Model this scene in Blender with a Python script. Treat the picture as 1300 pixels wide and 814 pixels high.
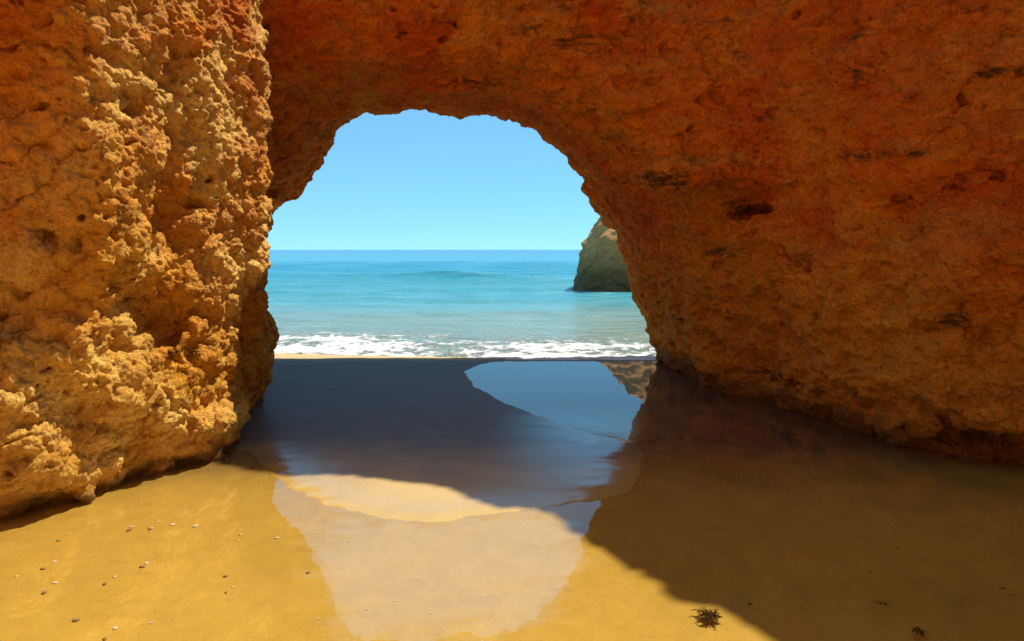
import bpy, math, random
import numpy as np
from mathutils import Vector

# ------------------------------------------------------------------ camera, sky, sun, exposure
S = bpy.context.scene
for o in list(bpy.data.objects):
    bpy.data.objects.remove(o)
COL = S.collection
EYE = 1.6            # eye height above the sand, metres
FPX = 867.0          # focal length in pixels of a 1300 px wide frame (24 mm)
HOR = 317.0          # horizon row of that frame
cam_d = bpy.data.cameras.new('camera')
cam = bpy.data.objects.new('camera', cam_d)
COL.objects.link(cam)
cam.location = (0, 0, EYE)
cam.rotation_euler = (math.radians(90), 0, 0)
cam_d.lens = 24.0
cam_d.sensor_width = 36.0
cam_d.shift_y = -(407.0 - HOR) / 1300.0
cam_d.clip_start = 0.05
cam_d.clip_end = 30000
S.camera = cam

SLX, SLY = 0.495, 0.325                             # sun's offset east and seaward per metre of height
SUN = Vector((SLX, SLY, 1.0)).normalized()      # towards the sun
SUN_EL = math.asin(SUN.z)
SUN_AZ = math.atan2(SUN.x, SUN.y)
W = bpy.data.worlds.new('World')
S.world = W
W.use_nodes = True
wn = W.node_tree.nodes
wl = W.node_tree.links
wn.clear()
w_out = wn.new('ShaderNodeOutputWorld')
w_bg = wn.new('ShaderNodeBackground')
w_sky = wn.new('ShaderNodeTexSky')
w_sky.sky_type = 'NISHITA'
w_sky.sun_disc = False
w_sky.sun_elevation = SUN_EL
w_sky.sun_rotation = SUN_AZ
w_sky.air_density = 0.5
w_sky.dust_density = 0.0
w_sky.ozone_density = 6.0
w_tint = wn.new('ShaderNodeMix')
w_tint.data_type = 'RGBA'
w_tint.blend_type = 'MULTIPLY'
w_tint.inputs[0].default_value = 1.0
w_tint.inputs[7].default_value = (1.42, 2.92, 3.55, 1)
w_gam = wn.new('ShaderNodeGamma')
w_gam.inputs[1].default_value = 0.4           # clear dry air: less contrast between horizon and zenith
wl.new(w_sky.outputs[0], w_gam.inputs[0])
wl.new(w_gam.outputs[0], w_tint.inputs[6])
wl.new(w_tint.outputs[2], w_bg.inputs[0])
w_bg.inputs[1].default_value = 0.11
wl.new(w_bg.outputs[0], w_out.inputs[0])

sun_d = bpy.data.lights.new('sun', 'SUN')
sun_d.energy = 5.0
sun_d.angle = math.radians(0.53)
sun_d.color = (1.0, 0.95, 0.82)
sun = bpy.data.objects.new('sun', sun_d)
COL.objects.link(sun)
sun.location = SUN * 60
sun.rotation_euler = SUN.to_track_quat('Z', 'Y').to_euler()

S.view_settings.view_transform = 'Standard'
S.view_settings.look = 'None'
S.view_settings.exposure = 0.42
S.view_settings.gamma = 1.0
S.render.engine = 'CYCLES'
S.cycles.max_bounces = 7
S.cycles.diffuse_bounces = 3
S.cycles.glossy_bounces = 4
S.cycles.transparent_max_bounces = 8
S.cycles.use_denoising = True

rng = np.random.default_rng(7)
random.seed(7)
f32 = np.float32


# ------------------------------------------------------------------ helpers: measuring, noise, meshes
def G(u, v):
    """ground point (z = 0) seen at frame position u, v"""
    y = EYE * FPX / (v - HOR)
    return ((u - 650.0) / FPX * y, y)


def P(u, v, y):
    """point at distance y seen at frame position u, v"""
    return ((u - 650.0) / FPX * y, y, EYE - (v - HOR) / FPX * y)


def ss(a, b, x):
    t = np.clip((x - a) / (b - a), 0, 1)
    return t * t * (3 - 2 * t)


def _hash(ix, iy, iz, seed):
    h = (ix * np.uint32(374761393)) ^ (iy * np.uint32(668265263)) ^ (iz * np.uint32(2147483647)) ^ np.uint32(seed * 2654435 + 1013)
    h = (h ^ (h >> np.uint32(13))) * np.uint32(1274126177)
    h = (h ^ (h >> np.uint32(15))) * np.uint32(2246822519)
    return h ^ (h >> np.uint32(16))


def perlin(p, seed=0):
    """gradient noise, about -1..1, p is (n, 3)"""
    out = np.empty(len(p), f32)
    CH = 400000
    for s in range(0, len(p), CH):
        q = p[s:s + CH].astype(f32)
        fl = np.floor(q)
        fr = q - fl
        i = fl.astype(np.int32).astype(np.uint32)
        w = fr * fr * fr * (fr * (fr * 6 - 15) + 10)
        acc = 0
        for dx in (0, 1):
            for dy in (0, 1):
                for dz in (0, 1):
                    h = _hash(i[:, 0] + np.uint32(dx), i[:, 1] + np.uint32(dy), i[:, 2] + np.uint32(dz), seed)
                    gx = (h & np.uint32(1023)).astype(f32) / 511.5 - 1
                    gy = ((h >> np.uint32(10)) & np.uint32(1023)).astype(f32) / 511.5 - 1
                    gz = ((h >> np.uint32(20)) & np.uint32(1023)).astype(f32) / 511.5 - 1
                    d = gx * (fr[:, 0] - dx) + gy * (fr[:, 1] - dy) + gz * (fr[:, 2] - dz)
                    wx = w[:, 0] if dx else 1 - w[:, 0]
                    wy = w[:, 1] if dy else 1 - w[:, 1]
                    wz = w[:, 2] if dz else 1 - w[:, 2]
                    acc = acc + d * wx * wy * wz
        out[s:s + CH] = acc * 1.5
    return out


def fbm(p, octaves, seed=0, gain=0.5, lac=2.03):
    a, r, n = 1.0, 0, 0
    for k in range(octaves):
        r = r + a * perlin(p, seed + 17 * k)
        n += a
        a *= gain
        p = p * lac
    return r / n


def worley(p, seed=0):
    """nearest and second nearest feature distance and a random id 0..1 of the nearest cell"""
    n = len(p)
    F1 = np.empty(n, f32)
    F2 = np.empty(n, f32)
    ID = np.empty(n, f32)
    CH = 300000
    for s in range(0, n, CH):
        q = p[s:s + CH].astype(f32)
        fl = np.floor(q)
        fr = q - fl
        i = fl.astype(np.int32).astype(np.uint32)
        f1 = np.full(len(q), 9.0, f32)
        f2 = np.full(len(q), 9.0, f32)
        idd = np.zeros(len(q), f32)
        for dx in (-1, 0, 1):
            for dy in (-1, 0, 1):
                for dz in (-1, 0, 1):
                    h = _hash(i[:, 0] + np.uint32(dx & 0xffffffff), i[:, 1] + np.uint32(dy & 0xffffffff), i[:, 2] + np.uint32(dz & 0xffffffff), seed)
                    ox = (h & np.uint32(1023)).astype(f32) / 1023 + dx - fr[:, 0]
                    oy = ((h >> np.uint32(10)) & np.uint32(1023)).astype(f32) / 1023 + dy - fr[:, 1]
                    oz = ((h >> np.uint32(20)) & np.uint32(1023)).astype(f32) / 1023 + dz - fr[:, 2]
                    d = ox * ox + oy * oy + oz * oz
                    nearer = d < f1
                    f2 = np.where(nearer, f1, np.minimum(f2, d))
                    idd = np.where(nearer, (h % np.uint32(997)).astype(f32) / 997, idd)
                    f1 = np.where(nearer, d, f1)
        F1[s:s + CH] = np.sqrt(f1)
        F2[s:s + CH] = np.sqrt(f2)
        ID[s:s + CH] = idd
    return F1, F2, ID


def poly_sdf(px, py, poly):
    """signed distance to a closed polygon, negative inside"""
    poly = np.asarray(poly, float)
    d = np.full(px.shape, 1e9)
    inside = np.zeros(px.shape, bool)
    n = len(poly)
    for k in range(n):
        ax, ay = poly[k]
        bx, by = poly[(k + 1) % n]
        ex, ey = bx - ax, by - ay
        wx, wy = px - ax, py - ay
        t = np.clip((wx * ex + wy * ey) / (ex * ex + ey * ey + 1e-12), 0, 1)
        d = np.minimum(d, (wx - ex * t) ** 2 + (wy - ey * t) ** 2)
        c = ((ay > py) != (by > py)) & (px < (bx - ax) * (py - ay) / (by - ay + 1e-12) + ax)
        inside ^= c
    return np.where(inside, -1, 1) * np.sqrt(d)


def smax(a, b, k):
    h = np.clip(0.5 + 0.5 * (a - b) / k, 0, 1)
    return b + (a - b) * h + k * h * (1 - h)


def smin(a, b, k):
    return -smax(-a, -b, k)


def surface_nets(F, origin, vs):
    """polygonise F < 0 (solid); returns vertices and triangles"""
    nx, ny, nz = F.shape
    neg = F < 0
    cnt = np.zeros((nx - 1, ny - 1, nz - 1), np.int8)
    cor = [(a, b, c) for a in (0, 1) for b in (0, 1) for c in (0, 1)]
    sl = lambda o, n: slice(o, o + n - 1)
    for a, b, c in cor:
        cnt += neg[sl(a, nx), sl(b, ny), sl(c, nz)]
    act = (cnt > 0) & (cnt < 8)
    I, J, K = np.nonzero(act)
    vid = np.full(act.shape, -1, np.int64)
    vid[I, J, K] = np.arange(len(I))
    pos = np.zeros((len(I), 3))
    num = np.zeros(len(I))
    for a, b, c in cor:
        for ax in range(3):
            if (a, b, c)[ax]:
                continue
            a2, b2, c2 = a + (ax == 0), b + (ax == 1), c + (ax == 2)
            f0 = F[I + a, J + b, K + c]
            f1 = F[I + a2, J + b2, K + c2]
            m = (f0 < 0) != (f1 < 0)
            t = np.where(m, f0 / np.where(m, f0 - f1, 1), 0)
            q = np.stack([a + t * (ax == 0), b + t * (ax == 1), c + t * (ax == 2)], 1)
            pos += q * m[:, None]
            num += m
    V = (pos / num[:, None] + np.stack([I, J, K], 1)) * vs + np.asarray(origin)
    tris = []
    for ax in range(3):
        o = [slice(1, -1)] * 3
        o[ax] = slice(0, -1)
        o1 = list(o)
        o1[ax] = slice(1, None)
        n0 = neg[tuple(o)]
        n1 = neg[tuple(o1)]
        A, B, C = np.nonzero(n0 != n1)
        flip = n0[A, B, C]
        idx = [A + (ax != 0), B + (ax != 1), C + (ax != 2)]
        u, w = (ax + 1) % 3, (ax + 2) % 3
        def cell(du, dw):
            q = [idx[0].copy(), idx[1].copy(), idx[2].copy()]
            q[u] = q[u] - du
            q[w] = q[w] - dw
            return vid[q[0], q[1], q[2]]
        a_, b_, c_, d_ = cell(1, 1), cell(0, 1), cell(0, 0), cell(1, 0)
        t1 = np.where(flip[:, None], np.stack([a_, b_, c_], 1), np.stack([a_, c_, b_], 1))
        t2 = np.where(flip[:, None], np.stack([a_, c_, d_], 1), np.stack([a_, d_, c_], 1))
        tris += [t1, t2]
    return V, np.concatenate(tris)


def normals(V, T):
    a, b, c = V[T[:, 0]], V[T[:, 1]], V[T[:, 2]]
    fn = np.cross(b - a, c - a)
    N = np.zeros_like(V)
    for k in range(3):
        for ax in range(3):
            N[:, ax] += np.bincount(T[:, k], fn[:, ax], len(V))
    return N / (np.linalg.norm(N, axis=1, keepdims=True) + 1e-12)


def laplace(V, T, it, lam=0.5):
    e = np.concatenate([T[:, [0, 1]], T[:, [1, 2]], T[:, [2, 0]]])
    deg = np.bincount(e[:, 0], minlength=len(V)) + np.bincount(e[:, 1], minlength=len(V))
    for _ in range(it):
        acc = np.zeros_like(V)
        for ax in range(3):
            acc[:, ax] = np.bincount(e[:, 0], V[e[:, 1], ax], len(V)) + np.bincount(e[:, 1], V[e[:, 0], ax], len(V))
        V = V + lam * (acc / np.maximum(deg, 1)[:, None] - V)
    return V


def refine(V, T, limit, passes):
    """split every edge longer than its limit (per vertex), without cracks"""
    for _ in range(passes):
        L = limit(V, T)
        e = np.sort(np.concatenate([T[:, [0, 1]], T[:, [1, 2]], T[:, [2, 0]]]), axis=1)
        key = e[:, 0].astype(np.int64) * len(V) + e[:, 1]
        uk, inv = np.unique(key, return_inverse=True)
        i0, i1 = uk // len(V), uk % len(V)
        ln = np.linalg.norm(V[i0] - V[i1], axis=1)
        mark = ln > np.minimum(L[i0], L[i1])
        if not mark.any():
            break
        mid = np.full(len(uk), -1, np.int64)
        mid[mark] = len(V) + np.arange(mark.sum())
        V = np.concatenate([V, 0.5 * (V[i0[mark]] + V[i1[mark]])])
        n = len(T)
        m = np.stack([mid[inv[:n]], mid[inv[n:2 * n]], mid[inv[2 * n:]]], 1)   # ab, bc, ca
        cnt = (m >= 0).sum(1)
        out = [T[cnt == 0]]
        s = cnt == 3
        t, q = T[s], m[s]
        out += [np.stack([t[:, 0], q[:, 0], q[:, 2]], 1), np.stack([q[:, 0], t[:, 1], q[:, 1]], 1),
                np.stack([q[:, 2], q[:, 1], t[:, 2]], 1), q]
        for r in range(3):
            t = np.roll(T, -r, 1)
            q = np.roll(m, -r, 1)
            s = (cnt == 1) & (q[:, 0] >= 0)
            a, b = t[s], q[s]
            out += [np.stack([a[:, 0], b[:, 0], a[:, 2]], 1), np.stack([b[:, 0], a[:, 1], a[:, 2]], 1)]
            s = (cnt == 2) & (q[:, 2] < 0)
            a, b = t[s], q[s]
            out += [np.stack([b[:, 0], a[:, 1], b[:, 1]], 1), np.stack([a[:, 0], b[:, 0], b[:, 1]], 1),
                    np.stack([a[:, 0], b[:, 1], a[:, 2]], 1)]
        T = np.concatenate(out)
    return V, T


def detail_limit(px, hidden):
    """edge length limit: px frame pixels (1024 wide) on what faces the beach, hidden metres elsewhere"""
    def f(V, T):
        N = normals(V, T)
        d = V - np.array([0, 0, EYE])
        r = np.linalg.norm(d, axis=1)
        y = np.maximum(V[:, 1], 0.05)
        u = V[:, 0] / y * FPX + 650
        v = HOR - (V[:, 2] - EYE) / y * FPX
        seen = (V[:, 1] > 0.5) & (u > -90) & (u < 1390) & (v > -90) & (v < 900)
        seen &= ((N * d).sum(1) / r < 0.25) & (V[:, 2] > -0.12)
        return np.where(seen, px * r / 683.0, hidden)
    return f


def mesh_np(name, V, T, mat, parent=None, smooth=True, attrs=None):
    me = bpy.data.meshes.new(name)
    k = T.shape[1]
    me.vertices.add(len(V))
    me.vertices.foreach_set('co', np.ascontiguousarray(V, dtype=f32).ravel())
    me.loops.add(len(T) * k)
    me.loops.foreach_set('vertex_index', np.ascontiguousarray(T, dtype=np.int32).ravel())
    me.polygons.add(len(T))
    me.polygons.foreach_set('loop_start', np.arange(0, len(T) * k, k, dtype=np.int32))
    me.update(calc_edges=True)
    if smooth:
        me.polygons.foreach_set('use_smooth', np.ones(len(T), bool))
    for an, av in (attrs or {}).items():
        a = me.attributes.new(an, 'FLOAT', 'POINT')
        a.data.foreach_set('value', np.ascontiguousarray(av, dtype=f32))
    if mat:
        me.materials.append(mat)
    o = bpy.data.objects.new(name, me)
    COL.objects.link(o)
    if parent:
        o.parent = parent
    return o


def sub_mesh(name, V, T, sel, mat, parent, attrs=None):
    t = T[sel]
    use, inv = np.unique(t, return_inverse=True)
    at = {k: v[use] for k, v in (attrs or {}).items()}
    return mesh_np(name, V[use], inv.reshape(t.shape), mat, parent, True, at)


def tag(o, label=None, cat=None, group=None, kind=None):
    if label:
        o['label'] = label
    if cat:
        o['category'] = cat
    if group:
        o['group'] = group
    if kind:
        o['kind'] = kind
    return o


def empty(name, loc=(0, 0, 0)):
    o = bpy.data.objects.new(name, None)
    COL.objects.link(o)
    o.location = loc
    return o


def new_mat(name):
    m = bpy.data.materials.new(name)
    m.use_nodes = True
    nt = m.node_tree
    nt.nodes.clear()
    out = nt.nodes.new('ShaderNodeOutputMaterial')
    return m, nt, out


class NT:
    """small node-building shorthand"""
    def __init__(s, nt):
        s.nt = nt

    def n(s, t, **kw):
        nd = s.nt.nodes.new(t)
        for k, v in kw.items():
            setattr(nd, k, v)
        return nd

    def l(s, a, b):
        s.nt.links.new(a, b)

    def val(s, sock, v):
        if hasattr(v, 'is_output'):
            s.l(v, sock)
        else:
            sock.default_value = v

    def noise(s, vec, scale, detail=4, rough=0.55, dist=0.0):
        nd = s.n('ShaderNodeTexNoise')
        s.l(vec, nd.inputs['Vector'])
        nd.inputs['Scale'].default_value = scale
        nd.inputs['Detail'].default_value = detail
        nd.inputs['Roughness'].default_value = rough
        nd.inputs['Distortion'].default_value = dist
        return nd.outputs['Fac']

    def vor(s, vec, scale, feature='F1'):
        nd = s.n('ShaderNodeTexVoronoi', feature=feature)
        s.l(vec, nd.inputs['Vector'])
        nd.inputs['Scale'].default_value = scale
        return nd.outputs['Distance']

    def mapr(s, v, a, b, c=0.0, d=1.0, smooth=True):
        nd = s.n('ShaderNodeMapRange')
        nd.interpolation_type = 'SMOOTHSTEP' if smooth else 'LINEAR'
        s.l(v, nd.inputs[0])
        for k, x in zip((1, 2, 3, 4), (a, b, c, d)):
            nd.inputs[k].default_value = x
        return nd.outputs[0]

    def math(s, op, a, b=0.0, clamp=False):
        nd = s.n('ShaderNodeMath', operation=op, use_clamp=clamp)
        s.val(nd.inputs[0], a)
        s.val(nd.inputs[1], b)
        return nd.outputs[0]

    def mix(s, fac, a, b, mode='MIX'):
        nd = s.n('ShaderNodeMix', data_type='RGBA', blend_type=mode)
        s.val(nd.inputs[0], fac)
        for k, x in ((6, a), (7, b)):
            if isinstance(x, tuple):
                x = (*x, 1.0) if len(x) == 3 else x
            s.val(nd.inputs[k], x)
        return nd.outputs[2]

    def pos(s, sx=1, sy=1, sz=1):
        g = s.n('ShaderNodeNewGeometry')
        if (sx, sy, sz) == (1, 1, 1):
            return g.outputs['Position']
        m = s.n('ShaderNodeVectorMath', operation='MULTIPLY')
        s.l(g.outputs['Position'], m.inputs[0])
        m.inputs[1].default_value = (sx, sy, sz)
        return m.outputs[0]

    def attr(s, name):
        a = s.n('ShaderNodeAttribute', attribute_name=name)
        return a.outputs['Fac']


# ------------------------------------------------------------------ materials
def rock_material(name, red, orange, ochre, pale, dark, pale_amt, dark_amt, low_ochre, tide=0.26):
    m, nt, out = new_mat(name)
    k = NT(nt)
    p = k.pos()
    strat = k.pos(0.8, 0.8, 2.2)
    big = k.noise(p, 0.75, 3, 0.55, 0.6)
    mid = k.noise(strat, 2.6, 6, 0.62, 0.8)
    fine = k.noise(p, 14, 6, 0.68)
    grain = k.noise(p, 70, 4, 0.7)
    z = k.n('ShaderNodeSeparateXYZ')
    k.l(p, z.inputs[0])
    zz = k.math('ADD', z.outputs[2], k.math('MULTIPLY', k.math('SUBTRACT', big, 0.5), 2.6))
    low = k.mapr(zz, low_ochre, low_ochre - 1.7)
    c = k.mix(k.mapr(big, 0.36, 0.66), orange, red)
    c = k.mix(k.math('MULTIPLY', low, 0.85), c, ochre)
    c = k.mix(k.mapr(mid, 0.50, 0.72, 0, 0.75), c, ochre)
    c = k.mix(k.mapr(fine, 0.52, 0.72, 0, 0.55), c, red)
    vein = k.noise(strat, 4.5, 9, 0.78, 1.2)
    c = k.mix(k.mapr(vein, 0.50, 0.66, 0, 0.7), c, k.mix(1.0, c, (1.45, 1.75, 2.0), 'MULTIPLY'))
    c = k.mix(k.mapr(vein, 0.46, 0.33, 0, 0.75), c, k.mix(1.0, c, (0.42, 0.34, 0.30), 'MULTIPLY'))
    c = k.mix(k.math('MULTIPLY', k.attr('crust'), k.mapr(fine, 0.30, 0.6, 0.25, pale_amt)), c, pale)
    lich = k.noise(strat, 1.25, 9, 0.74, 0.5)
    lz = k.mapr(lich, 0.575, 0.68, 0, dark_amt)
    c = k.mix(lz, c, dark)
    patch_mix = k.math('ADD', k.attr('dark_patch'), k.math('MULTIPLY', k.math('SUBTRACT', k.noise(strat, 6.0, 8, 0.75, 0.6), 0.5), 2.2))
    c = k.mix(k.math('MULTIPLY', k.mapr(patch_mix, 0.52, 0.85), k.mapr(k.attr('dark_patch'), 0.05, 0.3, 0, 0.85)), c, (0.045, 0.034, 0.012))
    pepper = k.noise(p, 26, 3, 0.6)
    c = k.mix(k.mapr(pepper, 0.58, 0.70, 0, 0.5), c, dark)
    blot = k.noise(p, 5.5, 5, 0.65, 0.4)
    c = k.mix(k.mapr(blot, 0.42, 0.72, 0.0, 0.5), c, k.mix(1.0, c, (0.55, 0.45, 0.4), 'MULTIPLY'))
    c = k.mix(k.mapr(grain, 0.35, 0.65, 0.2, 0.62), k.mix(1.0, c, (0.80, 0.75, 0.7), 'MULTIPLY'), k.mix(1.0, c, (1.35, 1.4, 1.5), 'MULTIPLY'))
    speck = k.vor(p, 42)
    c = k.mix(k.mapr(speck, 0.22, 0.08, 0, 0.6), c, dark)
    # damp, algae-stained foot just above the waterline
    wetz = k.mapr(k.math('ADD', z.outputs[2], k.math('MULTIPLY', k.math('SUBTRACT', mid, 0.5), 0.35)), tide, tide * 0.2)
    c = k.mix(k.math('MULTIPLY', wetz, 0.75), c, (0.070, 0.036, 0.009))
    b = k.n('ShaderNodeBsdfPrincipled')
    k.l(c, b.inputs['Base Color'])
    k.l(k.mapr(wetz, 0, 1, 0.95, 0.7), b.inputs['Roughness'])
    b.inputs['Specular IOR Level'].default_value = 0.25
    h = k.math('ADD', k.math('MULTIPLY', k.noise(p, 15, 9, 0.72), 1.8), k.math('MULTIPLY', k.vor(p, 48), -0.3))
    bp = k.n('ShaderNodeBump')
    bp.inputs['Strength'].default_value = 0.9
    bp.inputs['Distance'].default_value = 0.035
    k.l(h, bp.inputs['Height'])
    k.l(bp.outputs[0], b.inputs['Normal'])
    k.l(b.outputs[0], out.inputs[0])
    return m


MAT_ARCH = rock_material('arch_rock', (0.60, 0.098, 0.004), (0.74, 0.215, 0.009), (0.62, 0.280, 0.022),
                         (0.66, 0.38, 0.08), (0.040, 0.032, 0.010), 0.6, 0.9, 2.3, 0.34)
MAT_CLIFF = rock_material('cliff_rock', (0.56, 0.110, 0.006), (0.66, 0.210, 0.010), (0.64, 0.290, 0.020),
                          (0.95, 0.64, 0.17), (0.050, 0.026, 0.006), 0.85, 0.65, 2.2, 0.10)
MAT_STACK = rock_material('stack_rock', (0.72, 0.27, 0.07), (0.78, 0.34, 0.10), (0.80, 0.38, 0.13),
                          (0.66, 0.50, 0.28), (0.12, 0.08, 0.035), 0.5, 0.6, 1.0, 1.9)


def sand_material():
    m, nt, out = new_mat('beach_sand')
    k = NT(nt)
    p = k.pos()
    n1 = k.noise(p, 1.1, 5, 0.6, 0.5)
    n2 = k.noise(p, 160, 3, 0.7)
    drift = k.noise(k.pos(1.0, 3.0, 1.0), 2.2, 5, 0.6, 0.6)
    wet = k.attr('wet')
    c = k.mix(k.mapr(n1, 0.3, 0.7), (0.60, 0.365, 0.050), (0.66, 0.405, 0.062))
    c = k.mix(k.mapr(drift, 0.55, 0.75, 0, 0.35), c, (0.42, 0.235, 0.06))
    mot = k.noise(k.pos(1.0, 0.8, 1.0), 7.0, 6, 0.66, 0.8)
    c = k.mix(k.mapr(mot, 0.35, 0.68, 0.15, 0.48), k.mix(1.0, c, (0.86, 0.84, 0.8), 'MULTIPLY'), k.mix(1.0, c, (1.16, 1.2, 1.4), 'MULTIPLY'))
    spk = k.vor(p, 34)
    c = k.mix(k.mapr(spk, 0.13, 0.05, 0, 0.5), c, (0.20, 0.12, 0.04))
    c = k.mix(k.attr('dry'), c, (0.66, 0.50, 0.30))
    c = k.mix(k.attr('strand'), c, (0.50, 0.355, 0.165))
    c = k.mix(k.attr('damp_shade'), c, (0.088, 0.044, 0.044))  # wet sand tone, with the arch's shade deepened in the colour
    c = k.mix(k.mapr(n2, 0.35, 0.7, 0, 0.22), c, (0.16, 0.09, 0.035))
    b = k.n('ShaderNodeBsdfPrincipled')
    k.l(c, b.inputs['Base Color'])
    b.inputs['Roughness'].default_value = 0.85
    b.inputs['Specular IOR Level'].default_value = 0.2
    k.l(wet, b.inputs['Coat Weight'])
    k.l(k.attr('film'), b.inputs['Coat Roughness'])
    b.inputs['Coat IOR'].default_value = 2.0
    bp = k.n('ShaderNodeBump')
    bp.inputs['Strength'].default_value = 0.5
    bp.inputs['Distance'].default_value = 0.006
    k.l(k.math('ADD', k.math('MULTIPLY', k.noise(p, 300, 2, 0.6), 0.35), k.noise(p, 22, 4, 0.6)), bp.inputs['Height'])
    k.l(bp.outputs[0], b.inputs['Normal'])
    bc = k.n('ShaderNodeBump')
    bc.inputs['Strength'].default_value = 0.25
    bc.inputs['Distance'].default_value = 0.004
    k.l(k.noise(p, 30, 4, 0.6), bc.inputs['Height'])
    k.l(bc.outputs[0], b.inputs['Coat Normal'])
    k.l(b.outputs[0], out.inputs[0])
    return m


def pool_material():
    m, nt, out = new_mat('clear_shallow_water')
    k = NT(nt)
    g = k.n('ShaderNodeNewGeometry')
    dot = k.n('ShaderNodeVectorMath', operation='DOT_PRODUCT')
    k.l(g.outputs['Normal'], dot.inputs[0])
    k.l(g.outputs['Incoming'], dot.inputs[1])
    graze = k.math('POWER', k.math('SUBTRACT', 1.0, k.math('ABSOLUTE', dot.outputs['Value'])), 5.0)
    refl = k.math('ADD', k.math('MULTIPLY', graze, 0.88), 0.12, True)      # Schlick's reflectance, same from both sides
    tr = k.n('ShaderNodeBsdfTransparent')
    tr.inputs[0].default_value = (0.98, 0.96, 0.90, 1)
    gl = k.n('ShaderNodeBsdfGlossy')
    gl.inputs['Roughness'].default_value = 0.0
    bp = k.n('ShaderNodeBump')
    bp.inputs['Strength'].default_value = 0.03
    bp.inputs['Distance'].default_value = 0.012
    k.l(k.noise(k.pos(1.0, 1.6, 1.0), 3.2, 3, 0.5, 0.4), bp.inputs['Height'])
    k.l(bp.outputs[0], gl.inputs['Normal'])
    mx = k.n('ShaderNodeMixShader')
    k.l(refl, mx.inputs[0])
    k.l(tr.outputs[0], mx.inputs[1])
    k.l(gl.outputs[0], mx.inputs[2])
    k.l(mx.outputs[0], out.inputs[0])
    return m


def sea_material():
    m, nt, out = new_mat('sea_water')
    k = NT(nt)
    p = k.pos()
    xyz = k.n('ShaderNodeSeparateXYZ')
    k.l(p, xyz.inputs[0])
    y = xyz.outputs[1]
    wob = k.noise(k.pos(0.25, 1.0, 1.0), 0.35, 4, 0.6)
    yy = k.math('ADD', y, k.math('MULTIPLY', k.math('SUBTRACT', wob, 0.5), k.math('MULTIPLY', y, 0.5)))
    c = k.mix(k.mapr(yy, 11.0, 24.0), (0.23, 0.30, 0.24), (0.07, 0.31, 0.36))
    c = k.mix(k.mapr(yy, 18.0, 60.0), c, (0.018, 0.25, 0.36))
    c = k.mix(k.mapr(yy, 70.0, 500.0), c, (0.008, 0.15, 0.32))
    foam = k.attr('foam')
    web = k.vor(k.pos(0.8, 0.75, 1.0), 3.2, 'DISTANCE_TO_EDGE')
    lace = k.noise(k.pos(0.7, 0.9, 1.0), 5.0, 7, 0.72, 1.6)
    fm = k.mapr(k.math('ADD', foam, k.math('ADD', k.math('MULTIPLY', k.math('SUBTRACT', lace, 0.5), 1.7),
                                           k.math('MULTIPLY', web, -0.65))), 0.33, 0.60)
    fm = k.math('MULTIPLY', fm, k.mapr(foam, 0.03, 0.15))
    c = k.mix(fm, c, (0.86, 0.88, 0.88))
    b = k.n('ShaderNodeBsdfPrincipled')
    k.l(c, b.inputs['Base Color'])
    k.l(k.mapr(fm, 0, 1, 0.12, 0.9), b.inputs['Roughness'])
    b.inputs['IOR'].default_value = 1.33
    k.l(k.mapr(fm, 0, 1, 0.5, 0.1), b.inputs['Specular IOR Level'])
    h = k.math('ADD', k.noise(k.pos(0.45, 1.0, 1.0), 1.3, 8, 0.62, 0.5), k.math('MULTIPLY', k.noise(k.pos(0.4, 1.0, 1.0), 0.22, 4, 0.5), 3.0))
    h = k.math('ADD', h, k.math('MULTIPLY', fm, 0.12))
    bp = k.n('ShaderNodeBump')
    bp.inputs['Strength'].default_value = 1.0
    bp.inputs['Distance'].default_value = 0.32
    k.l(h, bp.inputs['Height'])
    k.l(bp.outputs[0], b.inputs['Normal'])
    k.l(b.outputs[0], out.inputs[0])
    return m


MAT_SAND = sand_material()
MAT_POOL = pool_material()
MAT_SEA = sea_material()


def simple_mat(name, c1, c2, scale, rough):
    m, nt, out = new_mat(name)
    k = NT(nt)
    n = k.noise(k.pos(), scale, 4, 0.6)
    b = k.n('ShaderNodeBsdfPrincipled')
    k.l(k.mix(k.mapr(n, 0.35, 0.65), c1, c2), b.inputs['Base Color'])
    b.inputs['Roughness'].default_value = rough
    k.l(b.outputs[0], out.inputs[0])
    return m


MAT_SHELL = simple_mat('pale_shell', (0.56, 0.43, 0.22), (0.74, 0.64, 0.44), 60, 0.5)
MAT_FLECK = simple_mat('brown_fleck', (0.20, 0.12, 0.05), (0.32, 0.20, 0.08), 60, 0.6)
MAT_WEED = simple_mat('brown_seaweed', (0.022, 0.010, 0.003), (0.055, 0.024, 0.007), 40, 0.85)
MAT_WEED.node_tree.nodes['Principled BSDF'].inputs['Specular IOR Level'].default_value = 0.08

# ------------------------------------------------------------------ ground: sand, pools, sea
FRONT_POOL = [G(345, 601), G(372, 622), G(425, 645), G(500, 660), G(560, 663), G(625, 652), G(700, 644), G(765, 636),
              G(800, 622), G(812, 600), G(814, 582), G(880, 545), (3.4, 6.6), (7, 5.5), (7, 0.4), (-7, 0.4), (-7, 5.0), (-3.2, 6.2),
              (-2.9, 5.9), G(318, 575)]
BACK_POOL = [G(588, 472), G(602, 490), G(640, 511), G(700, 534), G(752, 550), G(790, 556), G(808, 562), G(820, 580), (2.0, 5.6),
             (3.2, 6.6), (3.2, 9.7), G(842, 460), G(700, 460), G(640, 460), G(612, 462)]


def pool_sd(x, y, raw=False):
    d = np.minimum(poly_sdf(x, y, FRONT_POOL), poly_sdf(x, y, BACK_POOL))
    return d


def grid_lines(lo, a, b, hi, step, far_steps):
    mid = np.arange(a, b + step / 2, step)
    g = np.geomspace(step * 2, max(hi - b, step * 4), far_steps)
    right = b + g
    left = a - np.geomspace(step * 2, max(a - lo, step * 4), far_steps)[::-1]
    return np.concatenate([left, mid, right])


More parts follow.
